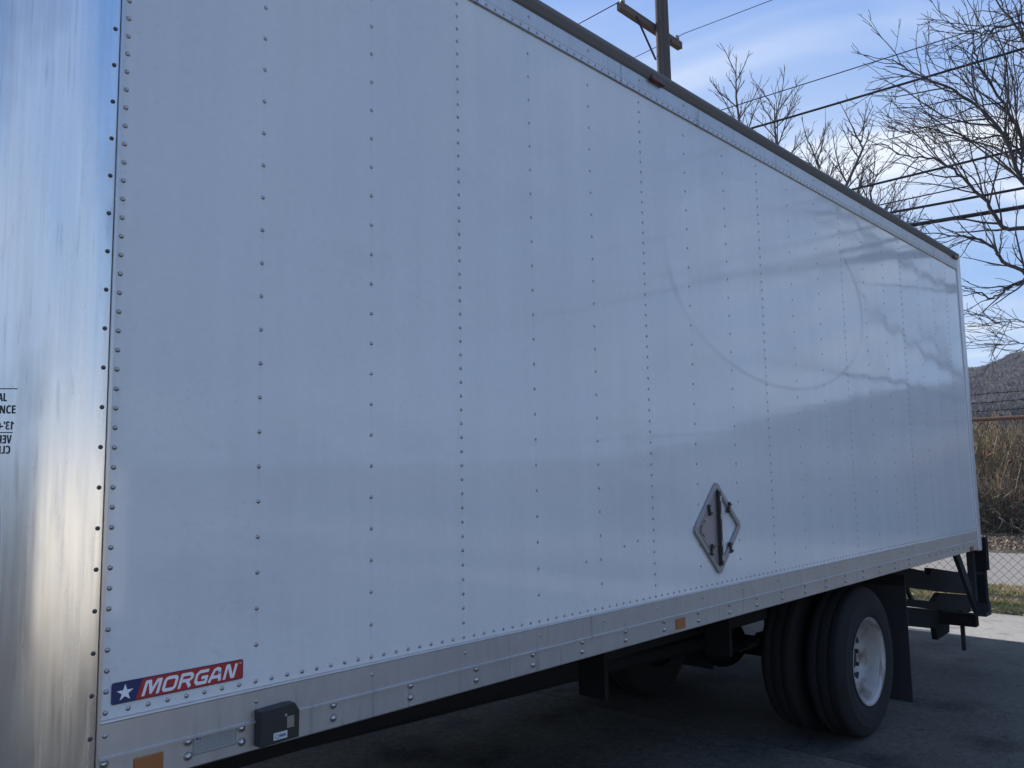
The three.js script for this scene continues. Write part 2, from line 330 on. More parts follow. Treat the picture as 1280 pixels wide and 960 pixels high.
{ // the largest in the picture are single pieces, the rest one part on each piece of sheet
  const all = [...rivets.map(r => [...r, panelOf(r[0])]), ...railRiv.map(r => [...r, bottomRail]), ...topRiv.map(r => [...r, topRail])];
  for (const r of all) { if (r[3] !== bottomRail && r[3] !== topRail) r[2] += dent(r[0], r[1]); }
  const seen = r => { const d = V(r[0], r[1], r[2]).sub(EYE), z = d.dot(fwd), u = 640 + F * d.dot(right) / z, v = 480 - F * d.dot(up) / z; return u > -5 && u < 1285 && v > -5 && v < 965 ? z : 1e3 + z; };
  all.sort((a, b) => seen(a) - seen(b));
  const rest = new Map();
  all.forEach((r, i) => {
    if (i < 300) { const o = mesh('rivet', rivG, M.rivet, r[3]); o.position.set(r[0], r[1], r[2]); o.rotation.z = rnd() * 6; }
    else { if (!rest.has(r[3])) rest.set(r[3], []); const g = rivG.clone(); g.translate(r[0], r[1], r[2]); rest.get(r[3]).push(g); }
  });
  for (const [par, gs] of rest) { const o = mesh('rivets', mergeAll(gs), M.rivet, par); o.userData.kind = 'stuff'; }
}
{ // bolts of the bottom rail
  const at = [];
  at.push([-0.006, 1.176]);
  at.push([0.209, 1.179], [0.21, 1.141], [0.363, 1.179], [0.364, 1.141]);
  for (let k = 1; k <= 18; k++) { at.push([0.363 + 0.3043 * k, 1.178], [0.363 + 0.3043 * k, 1.140]); }
  for (const x of [6.329, 6.491, 6.636, 6.797, 6.947, 7.107, 7.256]) at.push([x, 1.163]);
  for (const [x, y] of at) { const o = mesh('bolt', boltG, M.bolt, bottomRail); o.position.set(x, y, 0.0038); o.rotation.z = rnd() * 6; }
}
// amber side reflectors, red one at the tail, lamps under the roof edge
mesh('reflector', rbox(0.067, 0.142, 1.120, 1.171, 0.003, 0.009, 0.002), M.amber, truck);
mesh('reflector', rbox(2.592, 2.670, 1.124, 1.174, 0.003, 0.009, 0.002), M.amber, truck);
mesh('reflector', rbox(7.45, 7.53, 1.112, 1.15, 0.003, 0.012, 0.002), M.red, truck);
for (const x of [2.52, 7.55]) { const o = mesh('marker_lamp', rbox(x, x + 0.12, TOP + 0.09, TOP + 0.122, 0.008, 0.036, 0.009), M.brownlens, truck); o.userData.label = 'dark red marker lamp under the roof edge'; }
// trim strip, rear post, front corner of curved aluminium
mesh('corner_trim', runX([[-0.01, RB - 0.03], [0.006, RB - 0.03], [0.008, RB], [0.008, TOP + 0.1], [-0.01, TOP + 0.1]], -0.0255, -0.0185), M.trim, truck);
const NR = 0.34, NX = -0.027;
function noseArc(a0, a1, y0, y1, off, nA, nY, uvScale) {     // angle from +z towards -x
  const pos = [], nor = [], uv = [], idx = [];
  for (let j = 0; j <= nY; j++) for (let i = 0; i <= nA; i++) {
    const a = mix(a0, a1, i / nA), y = mix(y0, y1, j / nY), r = NR + off;
    const w = uvScale ? 0 : 0.0009 * fbm(a * 2.6, y * 1.1, 4, 3) + 0.0002 * N3(a * 14, y * 1.5, 8);
    pos.push(NX - (r + w) * Math.sin(a), y, -NR - 0.001 + (r + w) * Math.cos(a)); nor.push(-Math.sin(a), 0, Math.cos(a));
    uv.push(uvScale ? 1 - i / nA : a * NR / 0.8, uvScale ? j / nY : (y - 1) / 2.9);
  }
  for (let j = 0; j < nY; j++) for (let i = 0; i < nA; i++) { const a = j * (nA + 1) + i, b = a + 1, c = a + nA + 1, d = c + 1; idx.push(a, c, b, b, c, d); }
  const g = new THREE.BufferGeometry(); g.setAttribute('position', new THREE.Float32BufferAttribute(pos, 3)); g.setAttribute('normal', new THREE.Float32BufferAttribute(nor, 3)); g.setAttribute('uv', new THREE.Float32BufferAttribute(uv, 2)); g.setIndex(idx);
  if (!uvScale) g.computeVertexNormals();
  return g;
}
const nose = mesh('nose_corner', noseArc(0, Math.PI / 2, RB - 0.04, TOP + 0.12, 0, 90, 90), M.nose, truck);
for (let i = 0; i < 26; i++) { const y = 1.242 + 0.1023 * i; if (y > TOP + 0.05) break; const o = mesh('screw', rivGeo(0.0058), M.screw, nose); o.position.set(-0.0385, y, 0.0); }
mesh('front_wall', box(NX - NR - 0.03, NX - NR, RB - 0.04, TOP + 0.12, BACK + NR, -NR), M.rail, truck);
{ const far = mesh('nose_corner', noseArc(0, Math.PI / 2, RB - 0.04, TOP + 0.12, 0, 24, 2), M.nose, truck); far.scale.z = -1; far.position.z = BACK; }
mesh('rear_post', rbox(7.694, 7.80, RB - 0.015, TOP + 0.16, -0.10, 0.012, 0.008), M.post, truck);
mesh('rear_post', rbox(7.694, 7.80, RB - 0.015, TOP + 0.16, BACK - 0.012, BACK + 0.10, 0.008), M.post, truck);
mesh('post_seam', box(7.683, 7.6935, RB + 0.02, TOP + 0.09, -0.02, -0.004), M.black, truck);
mesh('rear_door', box(7.72, 7.77, RB, TOP + 0.1, BACK + 0.1, -0.1), M.white, truck);
mesh('rear_header', rbox(7.70, 7.80, TOP, TOP + 0.16, BACK + 0.1, -0.1, 0.006), M.post, truck);
mesh('rear_sill', rbox(7.66, 7.80, RB - 0.02, RB + 0.1, BACK + 0.1, -0.1, 0.006), M.post, truck);
mesh('roof', box(NX - NR, 7.76, TOP + 0.13, TOP + 0.145, BACK + 0.01, -0.02), M.white, truck);
mesh('side_panel', box(-0.03, 7.69, RB, TOP + 0.1, BACK, BACK + 0.02), M.white, truck);
mesh('floor', box(-0.3, 7.7, RB + 0.02, RB + 0.06, BACK + 0.03, -0.05), M.steel, truck);
for (let i = 0; i < 26; i++) mesh('cross_sill', box(i * 0.3 + 0.06, i * 0.3 + 0.11, RB + 0.004, RB + 0.09, BACK + 0.06, -0.06), M.chassis, truck);
for (const z of [-0.85, -1.71]) mesh('frame_rail', box(-3.3, 7.4, 0.78, 1.035, z - 0.04, z + 0.04), M.chassis, truck);

// ---- transfers, plates and boxes on the side
function canvasTex(W, H, draw) { const c = document.createElement('canvas'); c.width = W; c.height = H; const x = c.getContext('2d'); draw(x, W, H); const t = new THREE.CanvasTexture(c); t.colorSpace = THREE.SRGBColorSpace; return t; }
{
  const w = 0.358, h = 0.0535, r = 0.006, s = new THREE.Shape();
  s.moveTo(r, 0); s.lineTo(w - r, 0); s.absarc(w - r, r, r, -Math.PI / 2, 0); s.lineTo(w, h - r); s.absarc(w - r, h - r, r, 0, Math.PI / 2); s.lineTo(r, h); s.absarc(r, h - r, r, Math.PI / 2, Math.PI); s.lineTo(0, r); s.absarc(r, r, r, Math.PI, 1.5 * Math.PI);
  const g = new THREE.ShapeGeometry(s, 6), uv = g.attributes.uv, p = g.attributes.position;
  for (let i = 0; i < p.count; i++) uv.setXY(i, p.getX(i) / w, p.getY(i) / h);
  g.translate(0.007, 1.313, 0.0032);
  const t = canvasTex(1600, 240, (c, W, H) => {
    c.fillStyle = '#a02c30'; c.fillRect(0, 0, W, H);
    c.fillStyle = '#1c2a5c'; c.beginPath(); c.moveTo(0, 0); c.lineTo(352, 0); c.lineTo(262, H); c.lineTo(0, H); c.fill();
    c.strokeStyle = '#171b34'; c.lineWidth = 10; c.strokeRect(3, 3, W - 6, H - 6);
    c.fillStyle = '#dfe2e4'; c.beginPath();
    for (let i = 0; i < 10; i++) { const a = -Math.PI / 2 + i * Math.PI / 5, q = i % 2 ? 38 : 98; c[i ? 'lineTo' : 'moveTo'](150 + q * 1.02 * Math.cos(a), 128 + q * Math.sin(a)); } c.fill();
    // wide slanted capitals
    c.save(); c.transform(0.925, 0, -0.30, 1, 88, 0); c.strokeStyle = '#dfe2e4'; c.lineWidth = 38; c.lineJoin = 'round'; c.lineCap = 'butt';
    const T = 58, B = 190, L = (pts) => { c.beginPath(); pts.forEach((q, i) => c[i ? 'lineTo' : 'moveTo'](q[0], q[1])); c.stroke(); };
    L([[352, B + 18], [352, T], [395, T], [442, B - 10], [490, T], [530, T], [530, B + 18]]);                                                   // M
    c.beginPath(); c.roundRect ? c.roundRect(596, T, 148, B - T, 34) : c.rect(596, T, 148, B - T); c.closePath(); c.stroke();                   // O
    L([[808, B + 18], [808, T], [920, T], [950, T + 22], [950, T + 48], [922, T + 70], [830, T + 70]]); L([[890, T + 70], [952, B + 18]]);      // R
    L([[1168, T], [1046, T], [1014, T + 30], [1014, B - 30], [1046, B], [1160, B], [1160, T + 72], [1086, T + 72]]);                            // G
    L([[1212, B + 18], [1250, T + 14], [1286, T], [1322, T + 14], [1362, B + 18]]); L([[1240, B - 36], [1336, B - 36]]);                        // A
    L([[1424, B + 18], [1424, T - 6], [1448, T - 6], [1528, B], [1552, B], [1552, T - 18]]);                                                    // N
    c.restore();
    c.strokeStyle = '#dfe2e4'; c.lineWidth = 4; c.beginPath(); c.arc(1562, 42, 11, 0, 6.3); c.stroke();
    // one chip in the print
    c.fillStyle = '#25386e'; c.beginPath(); c.moveTo(1286, 92); c.lineTo(1302, 122); c.lineTo(1272, 124); c.fill();
  });
  const o = mesh('maker_decal', g, mat(0xffffff, { map: t, roughness: 0.4 }), truck); o.userData.label = 'red and blue maker transfer with a white star';
}
{ // clearance sticker wrapped on the nose: plain above, mirror writing below
  const t = canvasTex(512, 384, (c, W, H) => {
    c.clearRect(0, 0, W, H); c.fillStyle = '#2a2d33'; c.strokeStyle = '#2a2d33';
    c.lineWidth = 5; const ln = (x0, x1, y) => { c.beginPath(); c.moveTo(x0, y); c.lineTo(x1, y); c.stroke(); };
    ln(6, 506, 6); c.textBaseline = 'alphabetic';
    const txt = (s, x, y, size, w) => { c.save(); c.translate(x, y); c.font = 'bold ' + size + 'px sans-serif'; const k = w / c.measureText(s).width; c.scale(k, 1); c.fillText(s, 0, 0); c.restore(); };
    txt('VERTICAL', 60, 78, 66, 350); txt('CLEARANCE', 34, 148, 66, 468);
    txt("13'-6\"", 20, 222, 62, 190);
    c.save(); c.translate(W, 0); c.scale(-1, 1);
    txt("13'-6\"", 20, 240, 66, 210); txt('VERTICAL', 40, 318, 66, 350); txt('CLEARANCE', 44, 376, 62, 440); c.restore();
    ln(30, 480, 256);
  });
  const ang = { right: 0.590, width: 0.35 };
  const g = noseArc(ang.right, ang.right + ang.width, 1.939, 2.104, 0.0016, 16, 2, true);
  const o = mesh('clearance_sticker', g, mat(0xffffff, { map: t, transparent: true, roughness: 0.6 }), nose); o.userData.label = 'vertical clearance sticker with mirror writing below';
}
{ // maker's plate
  const t = canvasTex(512, 216, (c, W, H) => {
    c.fillStyle = '#9aa0a4'; c.fillRect(0, 0, W, H); c.strokeStyle = '#6c7276'; c.lineWidth = 5; c.strokeRect(12, 10, W - 24, H - 20);
    c.fillStyle = '#2f3f8c'; c.fillRect(30, 26, 26, 20); c.fillRect(62, 38, 30, 12);
    for (let j = 0; j < 8; j++) { c.fillStyle = j < 2 ? '#74656c' : '#70777c'; let x = j < 2 ? 110 : 34; while (x < 460) { const w = rr(8, 42); c.fillRect(x, 30 + j * 20, Math.min(w, 470 - x), 5); x += w + rr(6, 16); } }
  });
  const g = rbox(0.2225, 0.3475, 1.139, 1.1895, 0.004, 0.0065, 0.001); const p = g.attributes.position, uv = g.attributes.uv;
  for (let i = 0; i < p.count; i++) uv.setXY(i, (p.getX(i) - 0.2225) / 0.125, (p.getY(i) - 1.139) / 0.0505);
  mesh('maker_plate', g, mat(0xffffff, { map: t, roughness: 0.4, metalness: 0.5 }), bottomRail).userData.label = 'small grey printed plate between bolts';
}
{ // black electronic unit
  const u = mesh('black_unit', plateZ([[0.404, 1.126], [0.524, 1.128], [0.525, 1.199], [0.511, 1.220], [0.488, 1.2215], [0.404, 1.2175]], 0.036, 0.03, 0.003), M.black, truck);
  u.userData.label = 'black plastic unit with small labels';
  const t = canvasTex(160, 80, (c, W, H) => { c.fillStyle = '#b9c0c0'; c.fillRect(0, 0, W, H); c.strokeStyle = '#34507a'; c.lineWidth = 7; c.beginPath(); c.arc(42, 44, 20, 0.5, 5.6); c.stroke(); c.beginPath(); c.moveTo(60, 52); for (let i = 0; i < 14; i++) c.lineTo(64 + i * 6, 42 + (i % 2 ? -11 : 11)); c.stroke(); });
  const l = new THREE.PlaneGeometry(0.044, 0.020); l.translate(0.464, 1.143, 0.0402); mesh('label', l, mat(0xffffff, { map: t, roughness: 0.5 }), u);
  mesh('window', rbox(0.485, 0.508, 1.158, 1.190, 0.037, 0.041, 0.001), mat(lin(0.22, 0.2, 0.16), { roughness: 0.4 }), u);
  mesh('knob', cyl(V(0.480, 1.196, 0.036), V(0.480, 1.196, 0.043), 0.004), M.holder, u);
}
{ // folding diamond holder for hazard placards
  const h = new THREE.Group(); h.name = 'placard_holder'; truck.add(h); h.position.set(3.0125, 1.577, 0.002);
  h.userData.label = 'diamond shaped folding placard holder';
  const R = 0.228, c = 0.028, dia = (R, c) => [[-c, R - c], [c, R - c], [R - c, c], [R - c, -c], [c, -R + c], [-c, -R + c], [-R + c, -c], [-R + c, c]];
  const bw = 0.022;
  const side = (a, b) => bar(V(...a, 0.007), V(...b, 0.007), bw, 0.010);
  const e = 0.008, rails = [[[-e, R - 0.014], [-R + 0.014, e]], [[-R + 0.014, -e], [-e, -R + 0.014]], [[e, -R + 0.014], [R - 0.014, -e]], [[R - 0.014, e], [e, R - 0.014]]];
  for (const [a, b] of rails) {
    const A = V(a[0], a[1], 0), Bq = V(b[0], b[1], 0), d = Bq.clone().sub(A).normalize(), n = V(-d.y, d.x, 0).multiplyScalar(bw / 2);
    mesh('frame_bar', plateZ([[A.x + n.x, A.y + n.y], [Bq.x + n.x, Bq.y + n.y], [Bq.x - n.x, Bq.y - n.y], [A.x - n.x, A.y - n.y]], 0.012, 0.010, 0.002), M.holder, h);
  }
  for (const [x, y] of [[0, R - 0.013], [0, -R + 0.013], [R - 0.013, 0], [-R + 0.013, 0]]) { const g = new THREE.CylinderGeometry(0.0155, 0.0155, 0.015, 16); g.rotateX(Math.PI / 2); g.translate(x, y, 0.006); mesh('corner_cap', g, M.holder, h); }
  const flap = mesh('flap', plateZ([[-0.006, R - 0.035], [-0.006, -R + 0.035], [-R + 0.035, 0]], 0.010, 0.003), mat(lin(0.34, 0.31, 0.30), { roughness: 0.5, metalness: 0.55 }), h);
  mesh('leaf_stack', plateZ([[0.004, R - 0.04], [0.004, -R + 0.04], [-0.010, -R + 0.04], [-0.010, R - 0.04]], 0.030, 0.026, 0.001), M.clip, h);
  for (const y of [0.15, 0.06, -0.075, -0.15]) mesh('hinge', cyl(V(0.001, y - 0.014, 0.028), V(0.001, y + 0.014, 0.028), 0.008), M.holder, h);
  for (const [x, y, a] of [[-0.09, 0.095, 0.9], [-0.082, -0.105, -0.9], [0.110, 0.100, -0.8], [0.108, -0.108, 0.8]]) {
    const g = mergeAll([box(-0.007, 0.007, -0.028, 0.028, 0, 0.012), box(-0.012, 0.012, 0.014, 0.022, 0, 0.016), box(-0.012, 0.012, -0.024, -0.016, 0, 0.016)]); g.rotateZ(a * 0.4); g.translate(x, y, 0.008); mesh('clip', g, M.clip, h);
  }
  for (const [y0, y1, x1] of [[0.075, 0.065, -0.075], [-0.085, -0.083, -0.070]]) mesh('clip_wire', cyl(V(-0.006, y0, 0.014), V(x1, y1, 0.014), 0.0018, 0.0018, 6), M.holder, h);
  for (const [x, y, a] of [[-0.165, 0.016, 0.8], [-0.172, -0.004, 1.5], [-0.15, -0.028, -0.7], [-0.138, 0.04, 0.2]]) { const g = box(-0.012, 0.012, -0.0025, 0.0025, 0, 0.003); g.rotateZ(a); g.translate(x, y, 0.0095); mesh('slot', g, M.clip, h); }
}

// ---- wheels
const lathe = (pts, n = 56) => { const g = new THREE.LatheGeometry(pts.map(p => new THREE.Vector2(p[0], p[1])), n); g.rotateX(Math.PI / 2); return g; };   // pts [radius, z]
const tyreG = (() => {
  const R = 0.512, W = 0.265;
  return lathe([[0.292, 0.0], [0.298, -0.012], [0.315, -0.006], [0.326, -0.003], [0.329, 0.001], [0.333, 0.0], [0.36, 0.006], [0.372, 0.0065], [0.375, 0.0095], [0.38, 0.0095], [0.383, 0.007], [0.41, 0.008], [0.432, 0.005], [0.435, 0.008], [0.44, 0.007], [0.45, 0.002], [0.478, -0.010], [0.498, -0.026], [0.508, -0.036], [R, -0.05], [R, -0.085], [R - 0.012, -0.088], [R - 0.012, -0.1], [R, -0.103], [R, -0.16], [R - 0.012, -0.163], [R - 0.012, -0.175], [R, -0.178], [R, -0.215], [0.498, -0.24], [0.45, -0.268], [0.4, -0.274], [0.33, -0.262], [0.29, -0.255]].map(p => [p[0], p[1] - 0.0]), 72);
})();
const rimG = lathe([[0.286, -0.25], [0.287, -0.16], [0.27, -0.15], [0.268, -0.03], [0.284, -0.012], [0.292, -0.004], [0.298, 0.001], [0.300, -0.003], [0.296, -0.006], [0.288, -0.012], [0.272, -0.026], [0.262, -0.04], [0.258, -0.09], [0.252, -0.125], [0.235, -0.15], [0.20, -0.165], [0.185, -0.168], [0.11, -0.168], [0.11, -0.18], [0.19, -0.182], [0.25, -0.16]].reverse(), 72);
const hubG = mergeAll([lathe([[0.0001, -0.115], [0.06, -0.117], [0.07, -0.122], [0.075, -0.135], [0.1, -0.145], [0.105, -0.168]].reverse(), 32)]);
const lugG = (() => { const g = new THREE.CylinderGeometry(0.015, 0.017, 0.035, 6); g.rotateX(Math.PI / 2); return g; })();
const knobG = (() => { const g = new THREE.BoxGeometry(0.03, 0.012, 0.012); return g; })();
function wheel(parent, x, z, flip, outer = true) {
  const w = new THREE.Group(); w.name = 'wheel'; w.position.set(x, 0.512, z); if (flip) w.rotation.y = Math.PI; parent.add(w);
  mesh('tyre', tyreG, M.tyre, w);
  if (outer) {
    mesh('rim', rimG, M.rim, w); mesh('hub', hubG, M.steel, w);
    for (let i = 0; i < 10; i++) { const a = i / 10 * 6.2832 + 0.2, o = mesh('lug_nut', lugG, M.steel, w); o.position.set(0.143 * Math.cos(a), 0.143 * Math.sin(a), -0.152); }
    for (let i = 0; i < 5; i++) { const a = i / 5 * 6.2832 + 0.5, g = new THREE.CylinderGeometry(0.026, 0.026, 0.006, 16); g.rotateX(Math.PI / 2); const o = mesh('hand_hole', g, M.black, w); o.position.set(0.215 * Math.cos(a), 0.215 * Math.sin(a), -0.156); }
  } else mesh('rim', rimG, M.steel, w);
  return w;
}
const WZ = -0.108, WXr = 5.245;
wheel(truck, WXr, WZ, false); wheel(truck, WXr, WZ - 0.33, false, false);
wheel(truck, WXr, BACK - WZ, true); wheel(truck, WXr, BACK - WZ + 0.33, true, false);
mesh('axle', cyl(V(WXr, 0.512, -0.3), V(WXr, 0.512, BACK + 0.3), 0.075), M.chassis, truck);
mesh('differential', (() => { const g = new THREE.SphereGeometry(0.2, 16, 12); g.translate(WXr, 0.512, BACK / 2); return g; })(), M.chassis, truck);
mesh('drive_shaft', cyl(V(WXr, 0.53, BACK / 2), V(-1.2, 0.75, BACK / 2), 0.05), M.chassis, truck);
for (const z of [-0.75, BACK + 0.75]) { mesh('leaf_spring', mergeAll([0, 1, 2, 3].map(i => box(WXr - 0.75 + i * 0.13, WXr + 0.75 - i * 0.13, 0.62 + i * 0.016, 0.634 + i * 0.016, z - 0.04, z + 0.04))), M.chassis, truck); }
// mud flaps and their hangers
for (const z of [[-0.74, -0.10], [BACK + 0.10, BACK + 0.74]]) {
  mesh('mud_flap', rbox(6.03, 6.042, 0.07, 0.95, z[0], z[1], 0.005), M.rubber, truck);
  mesh('flap_hanger', box(6.02, 6.06, 0.95, 1.03, z[0], z[1]), M.chassis, truck);
}
// tanks, brackets and boxes below the floor
mesh('air_tank', cyl(V(3.0, 0.86, -0.98), V(3.8, 0.86, -0.98), 0.12, 0.12, 24), M.chassis, truck);
for (const x of [3.15, 3.6]) mesh('tank_strap', cyl(V(x - 0.02, 0.86, -0.98), V(x + 0.02, 0.86, -0.98), 0.126, 0.126, 24), M.chassis, truck);
mesh('fuel_tank', rbox(0.9, 2.2, 0.48, 0.98, BACK + 0.3, BACK + 0.75, 0.1, 4), M.chassis, truck);
for (const x of [2.62, 3.9]) mesh('bracket', box(x, x + 0.03, 0.72, 1.1, -0.62, -0.45), M.chassis, truck);
mesh('battery_box', rbox(3.95, 4.62, 0.84, 1.08, -0.82, -0.55, 0.02), M.chassis, truck);
mesh('exhaust_muffler', cyl(V(1.0, 0.66, -2.0), V(2.4, 0.66, -2.0), 0.14), M.chassis, truck);
// lift gate and bumper at the tail
{
  const lg = new THREE.Group(); lg.name = 'lift_gate'; truck.add(lg); lg.userData.label = 'dark steel lift gate and bumper frame';
  const poly = (name, px, z, t, m = M.chassis) => mesh(name, plateZ(px.map(([u, v]) => { const p = onZ(u, v, z); return [p.x, p.y]; }), z, t), m, lg);
  poly('gate_beam', [[1095, 712], [1137, 710], [1157, 714], [1158, 718.5], [1163, 718.5], [1164, 710], [1190, 714], [1214, 717], [1214, 743], [1180, 740], [1128, 733], [1095, 729]], -0.40, 0.06);
  poly('gate_arm', [[1095, 747], [1128, 748], [1168, 752], [1175, 741], [1214, 744], [1214, 764], [1187, 778], [1187, 764], [1128, 757], [1095, 754]], -0.42, 0.05);
  poly('gate_crossbar', [[1095, 761], [1128, 761], [1166, 764], [1187, 768], [1187, 790], [1172, 800], [1170, 786], [1128, 782], [1095, 780]], -0.44, 0.05);
  { const a = onZ(1133.5, 736, -0.44), b = onZ(1140.5, 752, -0.44); mesh('gate_link', bar(a, b, 0.03, 0.03), M.steel, lg); }
  for (const s of [0, 1]) {
    const Z = z => s ? BACK - z : z;
    const bx = (n, x0, x1, y0, y1, z0, z1, m = M.chassis) => mesh(n, rbox(x0, x1, y0, y1, Math.min(Z(z0), Z(z1)), Math.max(Z(z0), Z(z1)), 0.004), m, lg);
    bx('gate_post', 7.78, 7.84, 0.62, 1.10, -0.125, -0.065, M.steel);
    bx('gate_guide', 7.84, 7.93, 0.905, 1.205, -0.085, 0.030);
    bx('gate_guide', 7.85, 7.93, 0.52, 0.905, -0.075, 0.004);
    bx('gate_rung', 7.845, 7.935, 0.86, 0.89, -0.10, -0.01, M.steel);
    bx('step', 7.84, 8.02, 0.48, 0.60, -0.115, -0.008, M.steel);
    bx('gate_leg', 8.0, 8.035, 0.12, 0.50, -0.285, -0.25, M.steel);
    mesh('gate_strut', bar(V(7.50, 1.10, Z(-0.14)), V(7.88, 0.53, Z(-0.10)), 0.035, 0.075), M.steel, lg);
  }
  mesh('bumper_bar', rbox(7.92, 8.02, 0.36, 0.48, BACK + 0.12, -0.12, 0.01), M.chassis, lg);
}
// ---- the cab ahead of the box (left of the frame)
{
  const z0 = BACK + 0.22, z1 = -0.22;
  const prof = (pts, za, zb, b = 0.04) => { const sh = new THREE.Shape(pts.map(p => new THREE.Vector2(p[0], p[1]))); const g = new THREE.ExtrudeGeometry(sh, { depth: zb - za - 2 * b, bevelEnabled: true, bevelSize: b, bevelThickness: b, bevelSegments: 3 }); g.translate(0, 0, za + b); return g; };
  mesh('cab', prof([[-0.8, 0.85], [-0.8, 2.55], [-1.0, 2.68], [-2.0, 2.66], [-2.25, 2.55], [-2.75, 1.78], [-2.75, 0.85]], z0, z1), M.white, truck);
  mesh('hood', prof([[-2.74, 0.9], [-2.74, 1.74], [-3.5, 1.62], [-3.85, 1.45], [-3.9, 0.9]], z0 + 0.15, z1 - 0.15), M.white, truck);
  mesh('bumper', rbox(-4.05, -3.85, 0.42, 0.75, z0, z1, 0.03), M.steel, truck);
  mesh('grille', rbox(-3.99, -3.93, 0.85, 1.4, z0 + 0.5, z1 - 0.5, 0.02), M.chrome, truck);
  mesh('windshield', plateZ([[0, 0], [1.9, 0], [1.8, 0.78], [0.1, 0.78]], 0, 0.01).rotateY(-Math.PI / 2).rotateZ(-0.57).translate(-2.765, 1.84, z0 + 0.1), M.glass, truck);
  for (const [z, t] of [[z1 + 0.012, 1], [z0 - 0.002, 0]]) {
    mesh('window', plateZ([[-1.15, 1.75], [-1.15, 2.45], [-2.05, 2.45], [-2.5, 1.75]], z, 0.01), M.glass, truck);
    mesh('fender', (() => { const g = new THREE.TorusGeometry(0.58, 0.07, 8, 24, Math.PI); g.scale(1, 1, 3); g.translate(-3.3, 0.5, t ? z1 - 0.16 : z0 + 0.16); return g; })(), M.white, truck);
    const mz = t ? z1 + 0.22 : z0 - 0.22; const mi = mesh('mirror', rbox(-2.5, -2.38, 1.75, 2.25, mz - 0.11, mz + 0.11, 0.03), M.black, truck);
    mesh('mirror_arm', cyl(V(-2.44, 1.72, t ? z1 : z0), V(-2.44, 1.78, mz), 0.015), M.black, mi);
    mesh('headlight', rbox(-3.92, -3.80, 0.98, 1.2, (t ? z1 - 0.5 : z0 + 0.17), (t ? z1 - 0.17 : z0 + 0.5), 0.03), M.glass, truck);
    mesh('step', rbox(-2.0, -1.0, 0.42, 0.5, (t ? z1 - 0.3 : z0), (t ? z1 : z0 + 0.3), 0.01), M.steel, truck);
  }
  wheel(truck, -3.3, -0.26, false); wheel(truck, -3.3, BACK + 0.26, true);
}
// ------------------------------------------------------------------ a second truck parked beyond; it shades the yard
{
  const t = thing('parked_truck', 'second box truck parked on the far side of the riveted one', 'truck');
  const z1 = -3.35, z0 = -5.9, x0 = 1.6, x1 = 9.86;
  mesh('cargo_box', rbox(x0, x1, 1.02, 3.9, z0, z1, 0.03), M.white, t);
  for (const z of [z1 - 0.85, z0 + 0.85]) mesh('frame_rail', box(x0 - 2.5, x1 - 0.3, 0.7, 1.0, z - 0.04, z + 0.04), M.chassis, t);
  mesh('side_skirt', rbox(x0 + 0.1, 6.0, 0.22, 1.01, z1 - 0.25, z1 - 0.2, 0.01), M.chassis, t);
  mesh('fuel_tank', rbox(2.2, 4.2, 0.08, 0.9, z1 - 0.9, z1 - 0.3, 0.1, 3), M.chassis, t);
  mesh('cab', rbox(-1.2, x0 - 0.3, 0.5, 2.7, z0 + 0.2, z1 - 0.2, 0.15, 3), M.white, t);
  for (const x of [7.3, -0.2]) { wheel(t, x, z1 - 0.1, false, false); wheel(t, x, z0 + 0.1, true, false); }
}

// ------------------------------------------------------------------ a white painted wall across the yard, in full sun: the nose mirrors it
{
  const w = thing('yard_wall', 'white painted low wall standing in the sun across the yard', 'wall', [-1.2, 0, 10]);
  mesh('wall', box(-5.5, 5.3, -0.02, 2.1, 0, 0.2), mat(0xffffff, { roughness: 0.8, map: tex(512, 256, (u, v) => { const k = 1 + 0.05 * fbm(u * 9, v * 5, 3, 4); return [222 * k, 216 * k, 206 * k]; }) }), w);
  mesh('coping', rbox(-5.53, 5.33, 2.1, 2.17, -0.03, 0.23, 0.01), M.apron, w);
}
